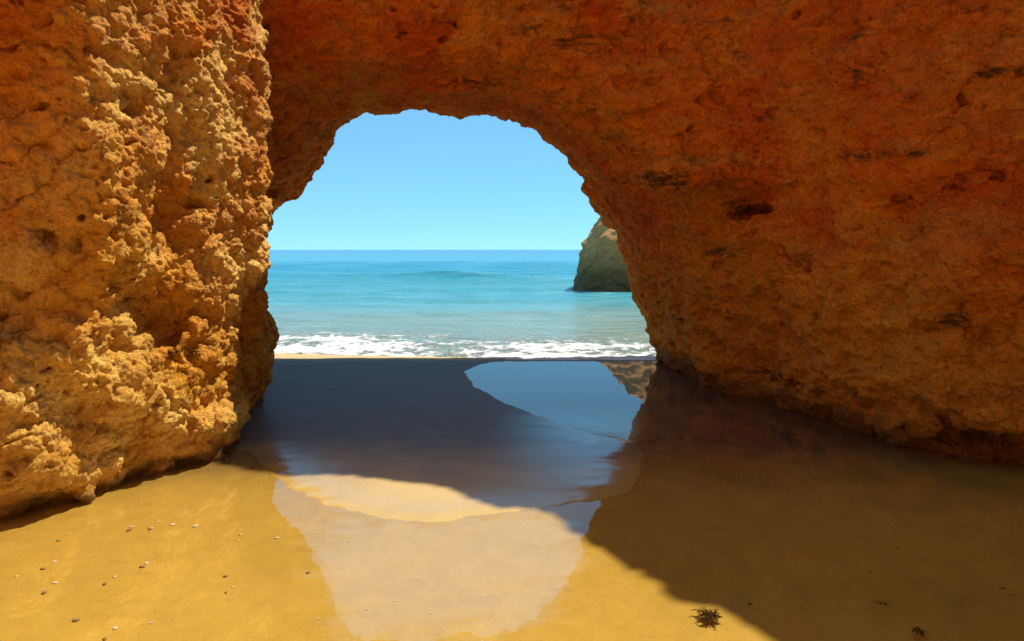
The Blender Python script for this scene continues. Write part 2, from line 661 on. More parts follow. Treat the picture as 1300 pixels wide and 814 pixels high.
gx = grid_lines(-4000, -4.5, 4.5, 4000, 0.03, 40)
gy = grid_lines(-400, 2.2, 11.6, 9000, 0.03, 40)
XX, YY = np.meshgrid(gx, gy, indexing='ij')
fx, fy = XX.ravel(), YY.ravel()
p2 = np.stack([fx, fy, np.zeros_like(fx)], 1)
near = (np.abs(fx) < 8) & (fy > -2) & (fy < 14)
wob = np.zeros(len(fx))
sd = np.full(len(fx), 0.4)
nz1 = np.zeros(len(fx))
nz2 = np.zeros(len(fx))
pn = p2[near]
w1 = fbm(pn * 2.2, 4, 31)
w2 = fbm(pn * 9.0, 3, 32)
sd[near] = pool_sd(fx[near] + 0.03 * w2, fy[near] + 0.05 * w2) + 0.035 * w1 + 0.012 * w2
nz1[near] = w1
nz2[near] = fbm(pn * np.array([3.0, 6.0, 1.0]), 3, 33)
sand_z = np.where(sd < 0, -0.035 * (1 - np.exp(sd / 0.25)), 0.030 * (1 - np.exp(-sd / 0.45)))
sand_z += (0.006 * nz1 + 0.003 * nz2) * np.clip(np.abs(sd) / 0.25, 0, 1)
# beach face falling to the sea, flat seabed further out
fall = np.clip(fy - 9.6, 0, 60)
sand_z -= np.where(fy > 9.6, np.minimum(fall * 0.055, 2.5), 0)
sand_z += np.where(fy < -2, np.clip((-2 - fy) * 0.02, 0, 3), 0)
shore = ss(9.3, 9.9, fy)
damp_shade = 0.35 * ss(0.0, 0.25, sd)
dry = ss(9.72, 9.95, fy + 0.12 * nz1 + 0.03 * fx) * ss(0.5, -1.2, fx)
dry = np.where(fy < 0, 0.8, dry)
wet = 0.85 - 0.65 * dry
fw = ss(6.0, 5.0, fy)                       # the strand beside the near pool still carries a water film
tip = ss(-0.3, 0.7, fx) * ss(7.4, 6.0, fy)
glaze = np.maximum(ss(0.55, 0.0, sd) * fw, tip * 0.95)
film = 0.36 * (1 - glaze) + 0.035 * glaze
wet = np.clip(wet * 0.22 * (1 - glaze) + 0.95 * glaze, 0, 1) * (1 - 0.8 * dry)
damp_shade = 0.92 * ss(4.3, 6.0, fy + 0.5 * nz1)  # damp sand plus painted shade, growing darker from the near pool seaward
nI, nJ = len(gx), len(gy)
ii = (np.arange(nI - 1)[:, None] * nJ + np.arange(nJ - 1)[None, :]).ravel()
quads = np.stack([ii, ii + nJ, ii + nJ + 1, ii + 1], 1)
sand = mesh_np('beach_sand', np.stack([fx, fy, sand_z], 1), quads, MAT_SAND, attrs={'wet': wet, 'film': film, 'damp_shade': damp_shade * (1 - dry), 'dry': dry, 'strand': 0.75 * ss(-0.02, 0.22, sd) * near})
tag(sand, 'wet golden beach sand under the rock arch', 'sand', kind='structure')

# standing water: only where the sand dips below the water level
qs = sd[quads].min(1)
qy = fy[quads]
qn = near[quads].all(1)
poolsel = (qs < 0.05) & qn & (qy.max(1) < 9.9) & (qy.min(1) > 0.4)
use, inv = np.unique(quads[poolsel], return_inverse=True)
pool = mesh_np('tide_pool', np.stack([fx[use], fy[use], np.zeros(len(use))], 1), inv.reshape(-1, 4), MAT_POOL)
tag(pool, 'shallow clear tide pool lying on the sand and mirroring the arch', 'tide pool', kind='structure')

# sea
sy = np.concatenate([np.arange(9.6, 16, 0.035), np.geomspace(16.06, 90, 420), np.geomspace(95, 12000, 60)])
sx_n = np.concatenate([-np.geomspace(14, 9000, 30)[::-1], np.arange(-9, 9, 0.07), np.geomspace(9.2, 24, 60), np.geomspace(26, 9000, 30)])
SX, SY = np.meshgrid(sx_n, sy, indexing='ij')
qx, qy_ = SX.ravel(), SY.ravel()
ps = np.stack([qx, qy_, np.zeros_like(qx)], 1)
wn1 = perlin(ps * np.array([0.16, 0.12, 1]), 51)
edge_y = 9.97 + 0.14 * perlin(np.stack([qx * 0.55, qx * 0, qx * 0], 1), 52) + 0.10 * perlin(np.stack([qx * 2.1, qx * 0, qx * 0], 1), 53) + np.where(qx < 0, -0.21, -0.03) * qx
d_edge = qy_ - edge_y
amp = np.clip((qy_ - 11) / 12, 0, 1) * np.exp(-np.maximum(qy_ - 60, 0) / 60)
sea_z = -0.010 + amp * (0.055 * np.sin(qy_ * 1.15 + 1.6 * wn1 + 0.12 * qx) + 0.04 * np.sin(qy_ * 2.3 + 2.2 * wn1 - 0.3 * qx))
ch = np.minimum(1, 40 / np.maximum(qy_, 1))
sea_z += amp * 0.05 * fbm(ps * np.array([0.7, 1.6, 1]), 4, 55) * ch
crest = qy_ - (35.0 + 2.5 * wn1 + np.where(qx < 0, -0.21, -0.03) * qx)
along = 0.55 + 0.45 * np.clip(perlin(np.stack([qx * 0.12, qx * 0, qx * 0], 1), 57) * 2 + 0.4, -1, 1)
sea_z += 0.42 * along * np.exp(-np.where(crest < 0, (crest / 0.8) ** 2, (crest / 2.6) ** 2))
# the spent swash: a low bore with a lip at its edge
sea_z += np.where(d_edge > 0, 0.035 * (1 - np.exp(-d_edge / 0.12)) + 0.05 * np.exp(-((d_edge - 1.0) / 0.5) ** 2) * (0.6 + 0.6 * wn1) + 0.02 * np.exp(-((d_edge - 2.0) / 0.4) ** 2), -0.10 * np.clip(-d_edge / 0.15, 0, 1.4))
sea_z += np.where((d_edge > 0) & (d_edge < 3.5), 0.014 * fbm(ps * 5.0, 3, 58), 0)
foam = np.where(d_edge > -0.05, 0.95 * np.exp(-(d_edge / 0.55) ** 2) + 0.72 * np.exp(-((d_edge - 1.0) / 0.6) ** 2) + 0.50 * np.exp(-((d_edge - 2.2) / 0.8) ** 2), 0)
foam *= 0.8 + 0.35 * perlin(ps * np.array([0.5, 1.1, 1]), 59)
nI, nJ = len(sx_n), len(sy)
ii = (np.arange(nI - 1)[:, None] * nJ + np.arange(nJ - 1)[None, :]).ravel()
sq = np.stack([ii, ii + nJ, ii + nJ + 1, ii + 1], 1)
sq = sq[d_edge[sq].max(1) > -0.1]
use, inv = np.unique(sq, return_inverse=True)
sea = mesh_np('sea', np.stack([qx, qy_, sea_z], 1)[use], inv.reshape(-1, 4), MAT_SEA, attrs={'foam': np.clip(foam, 0, 1.2)[use]})
tag(sea, 'turquoise sea with white foam running up the beach', 'sea', kind='structure')

# ------------------------------------------------------------------ rock
VS = 0.07


def vgrid(lo, hi):
    ax = [np.arange(lo[k], hi[k] + VS, VS) for k in range(3)]
    return ax


def rock_detail(V, T, knob, fine, fade=None, mid=0.075):
    """two-stage relief on a coarse rock surface"""
    V = laplace(V, T, 2)
    V, T = refine(V, T, detail_limit(5.0, 0.16), 4)
    V = laplace(V, T, 2)
    N = normals(V, T)
    A = np.ones(len(V)) if fade is None else fade(V)
    K = knob(V)
    wp = V + 0.10 * np.stack([perlin(V * 3.1, 71), perlin(V * 3.1, 72), perlin(V * 3.1, 73)], 1)
    f1, f2, _ = worley(wp * 4.2, 74)
    d = mid * fbm(V * np.array([2.2, 2.2, 3.6]), 5, 75, 0.58)
    d += 0.10 * K * (0.55 - f1) + 0.05 * K * (np.minimum(f2 - f1, 0.45) - 0.2)
    rg = 1 - 2 * np.abs(fbm(wp * np.array([1.5, 1.5, 3.4]), 4, 77, 0.55))
    d += 0.09 * (1 - K) * (rg - 0.6)
    r = 1 - np.abs(perlin(wp * np.array([2.6, 2.6, 2.0]), 76)) * 2
    d += 0.06 * K * np.clip(r, -0.4, 1) - 0.03 * (1 - K) * np.clip(r - 0.55, 0, 1) * 2
    V = V + N * (d * A)[:, None]
    V, T = refine(V, T, detail_limit(fine, 0.16), 5)
    N = normals(V, T)
    A = np.ones(len(V)) if fade is None else fade(V)
    K = knob(V)
    wp = V + 0.035 * np.stack([perlin(V * 9, 81), perlin(V * 9, 82), perlin(V * 9, 83)], 1)
    f1, f2, cid = worley(wp * 9.5, 84)
    d = 0.040 * K * (0.55 - f1) + 0.012 * (1 - K) * (0.5 - f1) + (0.026 - 0.004 * K) * (np.minimum(f2 - f1, 0.4) - 0.18)
    g1, g2, gid = worley(wp * np.array([25., 25, 27]), 85)
    d += (0.006 + 0.012 * K) * (0.5 - g1) + (0.008 + 0.004 * K) * (np.minimum(g2 - g1, 0.4) - 0.18)
    d += (0.018 + 0.022 * K) * fbm(V * np.array([10., 10, 8]), 5, 86, 0.62)
    # cracks, and plates that have broken away
    cr1 = np.abs(perlin(wp * np.array([1.5, 1.5, 1.9]), 101))
    cr2 = np.abs(perlin(wp * np.array([3.6, 3.6, 2.2]), 102))
    d -= 0.030 * ss(0.05, 0.0, cr1) * ss(-0.1, 0.3, perlin(V * 0.8, 103)) + 0.018 * ss(0.06, 0.0, cr2) * ss(0.0, 0.3, perlin(V * 1.2, 104))
    b1, b2, bid = worley((wp + 0.05 * perlin(V * 6, 105)[:, None]) * np.array([2.6, 2.6, 4.2]), 106)
    d += 0.085 * (1 - K) * (bid - 0.5) * ss(0.0, 0.10, b2 - b1) * ss(-0.3, 0.2, perlin(V * 0.9, 107))
    # pits and small solution holes
    wq = V + 0.11 * np.stack([perlin(V * 5, 108), perlin(V * 5, 109), perlin(V * 5, 110)], 1)
    h1, h2, hid = worley(wq * np.array([4.6, 4.6, 6.2]), 87)
    gate = perlin(V * 1.3, 88)
    pit = ss(0.20 + 0.45 * hid, 0.10, h1) * (hid < 0.40) * ss(-0.35, 0.2, gate)
    d -= 0.095 * pit
    e1, e2, eid = worley(wp * 16.0, 89)
    d -= 0.034 * ss(0.40, 0.15, e1) * (eid < 0.38) * ss(-0.2, 0.4, perlin(V * 1.9, 90))
    V = V + N * (d * A)[:, None]
    crust = np.clip(K * (0.62 + 1.9 * fbm(V * 1.5, 3, 91)), 0, 1)
    return V, T, crust


def ellipsoid(Xg, Yg, Zg, c, r):
    q = np.sqrt(((Xg - c[0]) / r[0]) ** 2 + ((Yg - c[1]) / r[1]) ** 2 + ((Zg - c[2]) / r[2]) ** 2)
    return (q - 1) * min(r)


def capsule(Xg, Yg, Zg, a, b, ra, rb):
    a, b = np.array(a), np.array(b)
    e = b - a
    t = np.clip(((Xg - a[0]) * e[0] + (Yg - a[1]) * e[1] + (Zg - a[2]) * e[2]) / (e @ e), 0, 1)
    return np.sqrt((Xg - a[0] - e[0] * t) ** 2 + (Yg - a[1] - e[1] * t) ** 2 + (Zg - a[2] - e[2] * t) ** 2) - (ra + (rb - ra) * t)


def first_hit(F, ax, u, v):
    """distance at which the sight line u, v first meets the solid"""
    y = np.arange(3.0, 11.0, 0.03)
    q = np.stack([(u - 650.0) / FPX * y, y, EYE - (v - HOR) / FPX * y], 1)
    i = [np.clip(np.rint((q[:, k] - ax[k][0]) / VS).astype(int), 0, len(ax[k]) - 1) for k in range(3)]
    f = F[i[0], i[1], i[2]]
    w = np.nonzero(f < 0)[0]
    return y[w[0]] if len(w) else None


def hollows(F, ax, Xg, Yg, Zg, rows):
    """weather hollows into the solid: frame position, half width and height in frame pixels, depth in metres"""
    for u, v, rw, rh, dep in rows:
        y = first_hit(F, ax, u, v)
        if y is None:
            continue
        c = P(u, v, y)
        r = (max(rw * y / FPX, 0.06), dep, max(rh * y / FPX, 0.055))
        F = smax(F, -ellipsoid(Xg, Yg, Zg, c, r), 0.06)
    return F


# --- the arch: a bridge of rock in front of the sea and the leaning wall on the right
YR = 9.6
ring_px = [(325, 470), (322, 330), (343, 269), (366, 251), (380, 244), (394, 216), (414, 198), (437, 163), (467, 145), (483, 147), (507, 141),
           (536, 137), (550, 140), (562, 147), (589, 152), (610, 148), (656, 151), (661, 158), (684, 165), (695, 181), (711, 186),
           (723, 205), (741, 227), (748, 248), (762, 266), (780, 292), (795, 325), (801, 360), (812, 390), (822, 420), (832, 445),
           (838, 470), (840, 560), (325, 560)]


def ring_y(z):
    return 9.9 - 1.0 * np.clip(z - 2.0, 0, 1.6)       # the tightest ring of the tunnel leans inland at the top


def ring_pt(u, v):
    y = 9.5
    for _ in range(40):
        y = 0.5 * y + 0.5 * ring_y(EYE - (v - HOR) / FPX * y)
    return (P(u, v, y)[0], P(u, v, y)[2])


RING = [ring_pt(u, v) for u, v in ring_px]
FRONT = [(-7, 7.6), (-4, 7.35), (-1.9, 7.15), (0, 7.15), (1.5, 6.95), (2.25, 6.65), (2.74, 6.08), (2.83, 5.7), (3.28, 5.18), (3.75, 4.92),
         (5.2, 3.9), (7.2, 1.6), (12, -4), (-12, -4), (-12, 7.6)]
ax = vgrid((-5.2, 2.6, -0.5), (7.2, 13.4, 8.2))
Xg, Yg, Zg = np.meshgrid(*ax, indexing='ij')
shp = Xg.shape
pts = np.stack([Xg.ravel(), Yg.ravel(), Zg.ravel()], 1)
lo1 = perlin(pts * 0.85, 11).reshape(shp)
lo2 = perlin(pts * np.array([1.9, 1.9, 2.4]), 12).reshape(shp)
f2d = poly_sdf(Xg[:, :, 0], Yg[:, :, 0], FRONT)[:, :, None]          # negative in the open air
TOPZ = 6.9
edge_px = [(300, 588), (340, 602), (450, 610), (530, 625), (600, 648), (650, 655), (680, 657), (705, 675), (742, 692), (770, 715), (805, 728),
           (808, 752), (870, 765), (935, 790), (990, 814)]
brow = [(G(u, v)[0] + SLX * TOPZ, G(u, v)[1] + SLY * TOPZ) for u, v in edge_px]
BROW = [(-12, 7.6), (-3, 7.5), (0.5, 7.45)] + brow + [(4.9, 4.6), (6.0, 3.4), (8, 1.6), (12, -4), (-12, -4)]
b2d = poly_sdf(Xg[:, :, 0], Yg[:, :, 0], BROW)[:, :, None]
tb = ss(4.4, 6.4, Zg)
f2d = f2d * (1 - tb) + b2d * tb
lean = -0.34 * ss(0.62, 0.0, Zg) - 0.10 * ss(1.2, 2.4, Zg) * ss(1.5, 3.0, Xg)
front = -f2d - lean * ss(1.2, 2.6, Xg)                                # positive = air
bx_ = Xg[:, 0, 0]
wave = 0.16 * perlin(np.stack([bx_ * 0.8, bx_ * 0, bx_ * 0], 1), 13) + 0.09 * perlin(np.stack([bx_ * 2.6, bx_ * 0, bx_ * 0], 1), 14)
mass = smax(front, Yg - (9.98 + SLY * Zg) - wave[:, None, None], 0.25)
mass = smax(mass, Zg - TOPZ - 0.1 + 1.2 * ss(1.4, 0.2, Xg), 0.12)
t2d = poly_sdf(Xg[:, 0, :], Zg[:, 0, :], RING)[:, None, :]
YRg = ring_y(Zg)
flare = np.where(Yg < YRg, 0.15 * (YRg - Yg), np.where(Zg > 2.6, 0.64, 0.4) * (Yg - YRg)) - 0.02
flare = flare + 0.28 * ss(8.2, 6.8, Yg)
tunnel = t2d - flare
amp = np.clip(0.35 + np.abs(Yg - YRg) / 2.2, 0, 1)
F = smax(mass, -tunnel, 0.30) + amp * (0.13 * lo1 + 0.10 * lo2) * (1 - 0.75 * ss(4.8, 6.2, Zg))
# ledge and hollows seen on the wall
F = smin(F, ellipsoid(Xg, Yg, Zg, P(880, 225, 6.9), (0.55, 0.45, 0.16)), 0.25)
F = smax(F, -ellipsoid(Xg, Yg, Zg, P(935, 255, 6.6), (0.34, 0.3, 0.14)), 0.2)
F = smax(F, -ellipsoid(Xg, Yg, Zg, P(965, 395, 6.2), (0.14, 0.22, 0.2)), 0.12)
F = hollows(F, ax, Xg, Yg, Zg, [(830, 226, 46, 11, .22), (900, 246, 30, 10, .22), (948, 268, 42, 12, .26), (860, 380, 13, 24, .22), (965, 388, 11, 30, .22),
                                (1110, 183, 9, 7, .18), (958, 130, 9, 7, .16), (1185, 420, 22, 8, .2), (1262, 428, 24, 18, .2), (1205, 462, 10, 10, .2),
                                (1205, 541, 16, 14, .25), (1000, 486, 44, 10, .22), (1185, 520, 30, 9, .2), (1256, 560, 30, 18, .28), (1095, 512, 24, 11, .22),
                                (872, 302, 20, 9, .2), (985, 322, 26, 9, .18), (1140, 385, 12, 8, .18), (1215, 236, 10, 10, .18), (640, 92, 28, 9, .2),
                                (560, 96, 34, 8, .2), (480, 98, 22, 8, .2), (740, 150, 40, 8, .18), (905, 440, 22, 14, .25), (1060, 300, 14, 8, .15)])
V, T = surface_nets(F, (ax[0][0], ax[1][0], ax[2][0]), VS)
keepT = (V[T][:, :, 2].max(1) > -0.3)
T = T[keepT]


def knob_arch(V):
    return np.clip(0.30 + 0.30 * ss(1.5, 0.3, V[:, 2]) + 0.35 * perlin(V * 0.9, 61), 0.05, 0.75)


def fade_arch(V):
    return 0.8 + 0.2 * np.clip(np.abs(V[:, 1] - ring_y(V[:, 2])) / 1.2, 0, 1)


V, T, crust = rock_detail(V, T, knob_arch, 2.0, fade_arch, 0.15)
dark_patch = np.zeros(len(V))  # darker wall patches, several of them over the carved hollows
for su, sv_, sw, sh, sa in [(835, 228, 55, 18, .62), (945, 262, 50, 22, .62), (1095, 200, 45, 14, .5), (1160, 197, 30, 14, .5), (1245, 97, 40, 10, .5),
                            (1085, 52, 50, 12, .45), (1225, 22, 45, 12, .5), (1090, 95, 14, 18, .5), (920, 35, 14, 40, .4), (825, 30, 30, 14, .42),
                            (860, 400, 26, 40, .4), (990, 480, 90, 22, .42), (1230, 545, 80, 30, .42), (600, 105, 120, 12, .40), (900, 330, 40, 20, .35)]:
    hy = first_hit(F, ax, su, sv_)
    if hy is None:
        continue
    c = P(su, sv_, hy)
    rw, rh = sw * hy / FPX, sh * hy / FPX                 # a darker patch about a point of the rock, metres
    dark_patch = np.maximum(dark_patch, (sa + 0.22) * np.exp(-((V[:, 0] - c[0]) ** 2 + 0.3 * (V[:, 1] - c[1]) ** 2) / rw ** 2 - ((V[:, 2] - c[2]) / rh) ** 2))
arch = empty('rock_arch', (0.0, 7.2, 0.0))
tag(arch, 'orange sandstone arch with leaning right wall framing the sea', 'rock arch')
Vl = V - np.array([0.0, 7.2, 0.0])
cen = V[T].mean(1)
jag = 0.25 * perlin(cen * 1.5, 95) + 0.1 * perlin(cen * 5, 96)
leg_r = (cen[:, 0] + jag > 1.7) & (cen[:, 2] + jag < 2.45 + 0.12 * (cen[:, 0] - 1.7))
leg_l = (cen[:, 0] + jag < -1.9) & (cen[:, 2] + jag < 2.0)
tag(sub_mesh('wall', Vl, T, leg_r, MAT_ARCH, arch, {'crust': crust, 'dark_patch': dark_patch}), 'pitted brown wall undercut at the foot')
sub_mesh('leg', Vl, T, leg_l, MAT_ARCH, arch, {'crust': crust, 'dark_patch': dark_patch})
tag(sub_mesh('span', Vl, T, ~(leg_r | leg_l), MAT_ARCH, arch, {'crust': crust, 'dark_patch': dark_patch}), 'reddish rock span with dark lichen streaks')
N_ARCH = len(T)

# --- the cliff on the left
LOW = [(-9, 1.0), (-4.6, 2.6), (-2.98, 3.92), (-2.74, 4.27), (-2.52, 4.80), (-2.12, 5.25), (-2.2, 5.75), (-2.38, 6.3), (-2.6, 7.0), (-3.2, 8.2),
       (-9, 8.4)]
HIGH = [(-9, 4.0), (-5.0, 4.15), (-3.20, 4.24), (-2.76, 4.26), (-2.62, 4.34), (-2.40, 5.05), (-2.18, 5.85), (-2.3, 6.15), (-2.6, 6.7), (-3.0, 7.4), (-3.5, 8.2),
        (-9, 8.4)]
ax = vgrid((-6.2, 2.0, -0.5), (-1.4, 8.6, 7.6))
Xg, Yg, Zg = np.meshgrid(*ax, indexing='ij')
shp = Xg.shape
pts = np.stack([Xg.ravel(), Yg.ravel(), Zg.ravel()], 1)
lo1 = perlin(pts * 1.1, 21).reshape(shp)
lo2 = perlin(pts * np.array([2.6, 2.6, 2.0]), 22).reshape(shp)
sc = 1 - 0.026 * np.clip(Zg - 0.9, 0, 1.2)
dl = poly_sdf(Xg[:, :, 0], Yg[:, :, 0], LOW)[:, :, None]
dh = poly_sdf(Xg / sc, Yg / sc, HIGH)
t = ss(0.45, 1.75, Zg)
F = dl * (1 - t) + dh * t
F = F + 0.24 * ss(0.15, 0.5, Zg) * ss(1.5, 1.0, Zg) * ss(4.85, 5.3, Yg) * ss(6.5, 6.0, Yg)
F = F + 0.16 * ss(0.30, 0.02, Zg)
F = smax(F, Zg - 6.2, 0.3)
fold = perlin(pts * np.array([2.6, 2.6, 0.7]), 23).reshape(shp)
F = F + 0.07 * lo1 + 0.05 * lo2 + 0.105 * fold
# the low shaded foot behind the column
F = smin(F, ellipsoid(Xg, Yg, Zg, (-3.14, 6.95, 0.55), (0.62, 0.55, 1.05)), 0.15)
# ridges and knobs on the lower face
for (u0, v0, y0, r0, u1, v1, y1, r1) in [(5, 500, 4.1, .16, 80, 455, 4.3, .15), (80, 455, 4.3, .15, 135, 405, 4.5, .13), (90, 540, 4.35, .10, 112, 635, 4.4, .07),
                                         (135, 480, 4.75, .17, 185, 495, 4.9, .13), (145, 540, 4.75, .10, 140, 600, 4.7, .08), (200, 430, 5.05, .16, 260, 440, 5.3, .14),
                                         (205, 590, 4.95, .06, 212, 570, 4.95, .05), (205, 400, 4.95, .08, 212, 430, 5.0, .07), (30, 570, 4.1, .12, 70, 600, 4.2, .1)]:
    F = smin(F, capsule(Xg, Yg, Zg, P(u0, v0, y0), P(u1, v1, y1), r0, r1), 0.10)
# hollows
F = hollows(F, ax, Xg, Yg, Zg, [(175, 392, 23, 32, .55), (180, 430, 20, 28, .6), (37, 368, 16, 19, .5), (88, 530, 9, 32, .2), (288, 503, 15, 20, .35),
                                (206, 285, 26, 60, .24), (62, 296, 14, 12, .16), (238, 258, 12, 18, .2), (262, 440, 18, 8, .2), (120, 560, 9, 22, .2),
                                (20, 430, 14, 8, .15), (232, 530, 14, 10, .25), (165, 560, 10, 26, .25), (60, 250, 10, 14, .1), (270, 350, 22, 30, .12)])
V, T = surface_nets(F, (ax[0][0], ax[1][0], ax[2][0]), VS)
keepT = (V[T][:, :, 2].max(1) > -0.3)
T = T[keepT]


def knob_cliff(V):
    upper_flat = ss(1.7, 2.3, V[:, 2]) * ss(-2.45, -2.8, V[:, 0])
    return np.clip(0.80 - 0.55 * upper_flat + 0.55 * perlin(V * 1.3, 62), 0.08, 1) * (0.35 + 0.65 * ss(0.05, 0.3, V[:, 2]))


V, T, crust = rock_detail(V, T, knob_cliff, 1.9)
cliff = empty('rock_cliff', (-2.6, 5.0, 0.0))
tag(cliff, 'knobbly golden cliff in grazing sun at the left of the arch', 'cliff')
Vl = V - np.array([-2.6, 5.0, 0.0])
cen = V[T].mean(1)
jag = 0.15 * perlin(cen * 2, 97) + 0.06 * perlin(cen * 6, 98)
foot = (cen[:, 1] + jag > 6.2) & (cen[:, 2] + jag < 1.75)
butt = ~foot & (cen[:, 2] + 2 * jag > 1.05 + 0.5 * (cen[:, 0] + 2.6))
base = ~foot & ~butt
tag(sub_mesh('buttress', Vl, T, butt, MAT_CLIFF, cliff, {'crust': crust}), 'overhanging sunlit column of orange rock')
tag(sub_mesh('base', Vl, T, base, MAT_CLIFF, cliff, {'crust': crust}), 'yellow ridged rock base eaten by hollows')
tag(sub_mesh('foot', Vl, T, foot, MAT_CLIFF, cliff, {'crust': crust * 0.4}), 'shaded rounded rock foot')
N_CLIFF = len(T)

# --- the sea stack beyond
st_prof = [(0.0, 2.15), (0.5, 2.20), (1.2, 2.30), (1.9, 2.55), (2.4, 2.85), (2.8, 3.15), (3.3, 3.6), (4.0, 4.2), (4.6, 5.2)]
nz_, na = 150, 320
zz = np.linspace(-0.6, 4.9, nz_)
left = np.interp(zz, [p_[0] for p_ in st_prof], [p_[1] for p_ in st_prof])
rad = np.clip(5.6 - left, 0.05, None)
rad[-6:] *= np.linspace(1, 0.02, 6)
th = np.linspace(0, 2 * np.pi, na, endpoint=False)
sv = np.stack([5.6 + np.cos(th)[None, :] * rad[:, None], 27.2 + 0.8 * np.sin(th)[None, :] * rad[:, None], np.repeat(zz[:, None], na, 1)], 2).reshape(-1, 3)
iz, ia = np.meshgrid(np.arange(nz_ - 1), np.arange(na), indexing='ij')
sqd = np.stack([iz * na + ia, iz * na + (ia + 1) % na, (iz + 1) * na + (ia + 1) % na, (iz + 1) * na + ia], 2).reshape(-1, 4)
outw = sv - np.array([5.6, 27.2, 1.5])
outw[:, 2] *= 0.3
outw /= np.linalg.norm(outw, axis=1, keepdims=True)
f1, f2, _ = worley(sv * np.array([1.1, 1.1, 1.6]), 44)
dd = 0.26 * fbm(sv * np.array([0.7, 0.7, 1.4]), 6, 41, 0.6) + 0.30 * (np.minimum(f2 - f1, 0.4) - 0.2) + 0.05 * fbm(sv * 4, 4, 42)
sv = sv + outw * dd[:, None]
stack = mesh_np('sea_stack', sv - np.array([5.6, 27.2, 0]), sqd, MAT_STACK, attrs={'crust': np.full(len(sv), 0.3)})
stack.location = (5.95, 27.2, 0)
tag(stack, 'rounded brown rock stack standing in the sea behind the arch', 'sea stack')


# --- unseen cliffs added behind the viewer to block sky and bounce warm light
ca = np.linspace(-1.5, 1.5, 160)
cz = np.linspace(-0.5, 14.0, 60)
CA, CZ = np.meshgrid(ca, cz, indexing='ij')
cr = 7.2 + 0.10 * CZ + 1.4 * perlin(np.stack([CA.ravel() * 3, CZ.ravel() * 0.25, CA.ravel() * 0], 1), 46).reshape(CA.shape)
cr = cr + 0.5 * fbm(np.stack([CA.ravel() * 10, CZ.ravel() * 0.9, CA.ravel() * 0], 1), 4, 47).reshape(CA.shape) + 6.0 * ss(12.8, 14.0, CZ)
cv = np.stack([cr * np.sin(CA), 2.0 - cr * np.cos(CA), CZ], 2).reshape(-1, 3)
ia, iz = np.meshgrid(np.arange(159), np.arange(59), indexing='ij')
cq = np.stack([ia * 60 + iz, ia * 60 + iz + 1, (ia + 1) * 60 + iz + 1, (ia + 1) * 60 + iz], 2).reshape(-1, 4)
bounce_ring = mesh_np('bounce_cliffs', cv, cq, MAT_CLIFF, attrs={'crust': np.full(len(cv), 0.2)})
tag(bounce_ring, 'unseen orange cliffs added behind the viewer to bounce warm light', 'cliffs', kind='structure')

# ------------------------------------------------------------------ small things on the sand
def blob(name, loc, r, mat, seed, flat):
    import bmesh
    bm = bmesh.new()
    bmesh.ops.create_icosphere(bm, subdivisions=2, radius=1.0)
    me = bpy.data.meshes.new(name)
    co = np.array([v.co[:] for v in bm.verts])
    n = perlin(co * 1.3, seed) * 0.35 + perlin(co * 2.9, seed + 3) * 0.15
    co = co * (1 + n)[:, None] * np.array([r, r * 0.72, r * flat])
    for v, c in zip(bm.verts, co):
        v.co = c
    for f_ in bm.faces:
        f_.smooth = True
    bm.to_mesh(me)
    bm.free()
    me.materials.append(mat)
    o = bpy.data.objects.new(name, me)
    COL.objects.link(o)
    o.location = loc
    o.rotation_euler[2] = (seed * 1.7) % 6.28
    return o


def sand_at(x, y):
    i = np.clip(np.searchsorted(gx, x), 0, len(gx) - 1)
    j = np.clip(np.searchsorted(gy, y), 0, len(gy) - 1)
    return sand_z.reshape(len(gx), len(gy))[i, j]


shells = [(167, 662, 8, 'flat white shell chip, leftmost of the row near the cliff foot'),
          (192, 663, 7, 'white shell chip second from the left in the row by the cliff'),
          (201, 656, 7, 'small white shell chip just above the row by the cliff'),
          (219, 659, 10, 'long white shell chip, third in the row by the cliff'),
          (248, 661, 11, 'large white shell chip at the right end of the row'),
          (305, 673, 6, 'upper of two pale shell bits right of the row'),
          (303, 680, 5, 'lower of two pale shell bits right of the row'),
          (352, 677, 8, 'pale shell chip at the edge of the sky reflection'),
          (69, 705, 8, 'white shell chip under the bright streaks at far left'),
          (70, 732, 9, 'white shell chip below another at far left'),
          (21, 724, 7, 'pale shell bit nearest the left picture edge'),
          (87, 670, 5, 'tiny pale shell bit close under the cliff'),
          (186, 707, 9, 'flat white shell chip in the middle of the golden pool'),
          (145, 724, 6, 'small white shell chip left of the middle of the pool'),
          (146, 788, 10, 'long white shell chip near the bottom of the golden pool'),
          (192, 781, 7, 'white shell chip right of the long one near the bottom'),
          (223, 806, 6, 'small pale shell bit near the bottom picture edge'),
          (296, 737, 5, 'small pale shell bit alone right of the pool middle'),
          (404, 776, 5, 'pale shell bit alone beside the sky reflection edge'),
          (284, 684, 4, 'tiny pale shell bit left of the pair'),
          (443, 682, 4, 'tiny pale shell bit in the upper sky reflection'),
          (501, 753, 5, 'pale shell bit in the left of the sky reflection'),
          (547, 770, 4, 'tiny pale shell bit in the middle of the sky reflection'),
          (612, 804, 4, 'tiny pale shell bit low in the sky reflection'),
          (466, 764, 4, 'tiny pale shell bit above the left reflection edge')]
for i, (u, v, w, lab) in enumerate(shells):
    x, y = G(u, v)
    o = blob('shell_fragment', (x, y, sand_at(x, y) + 0.002), w * 0.5 / FPX * y * 0.82, MAT_SHELL, 100 + i, 0.16)
    tag(o, lab, 'shell', 'shell fragments scattered on the pool floor')
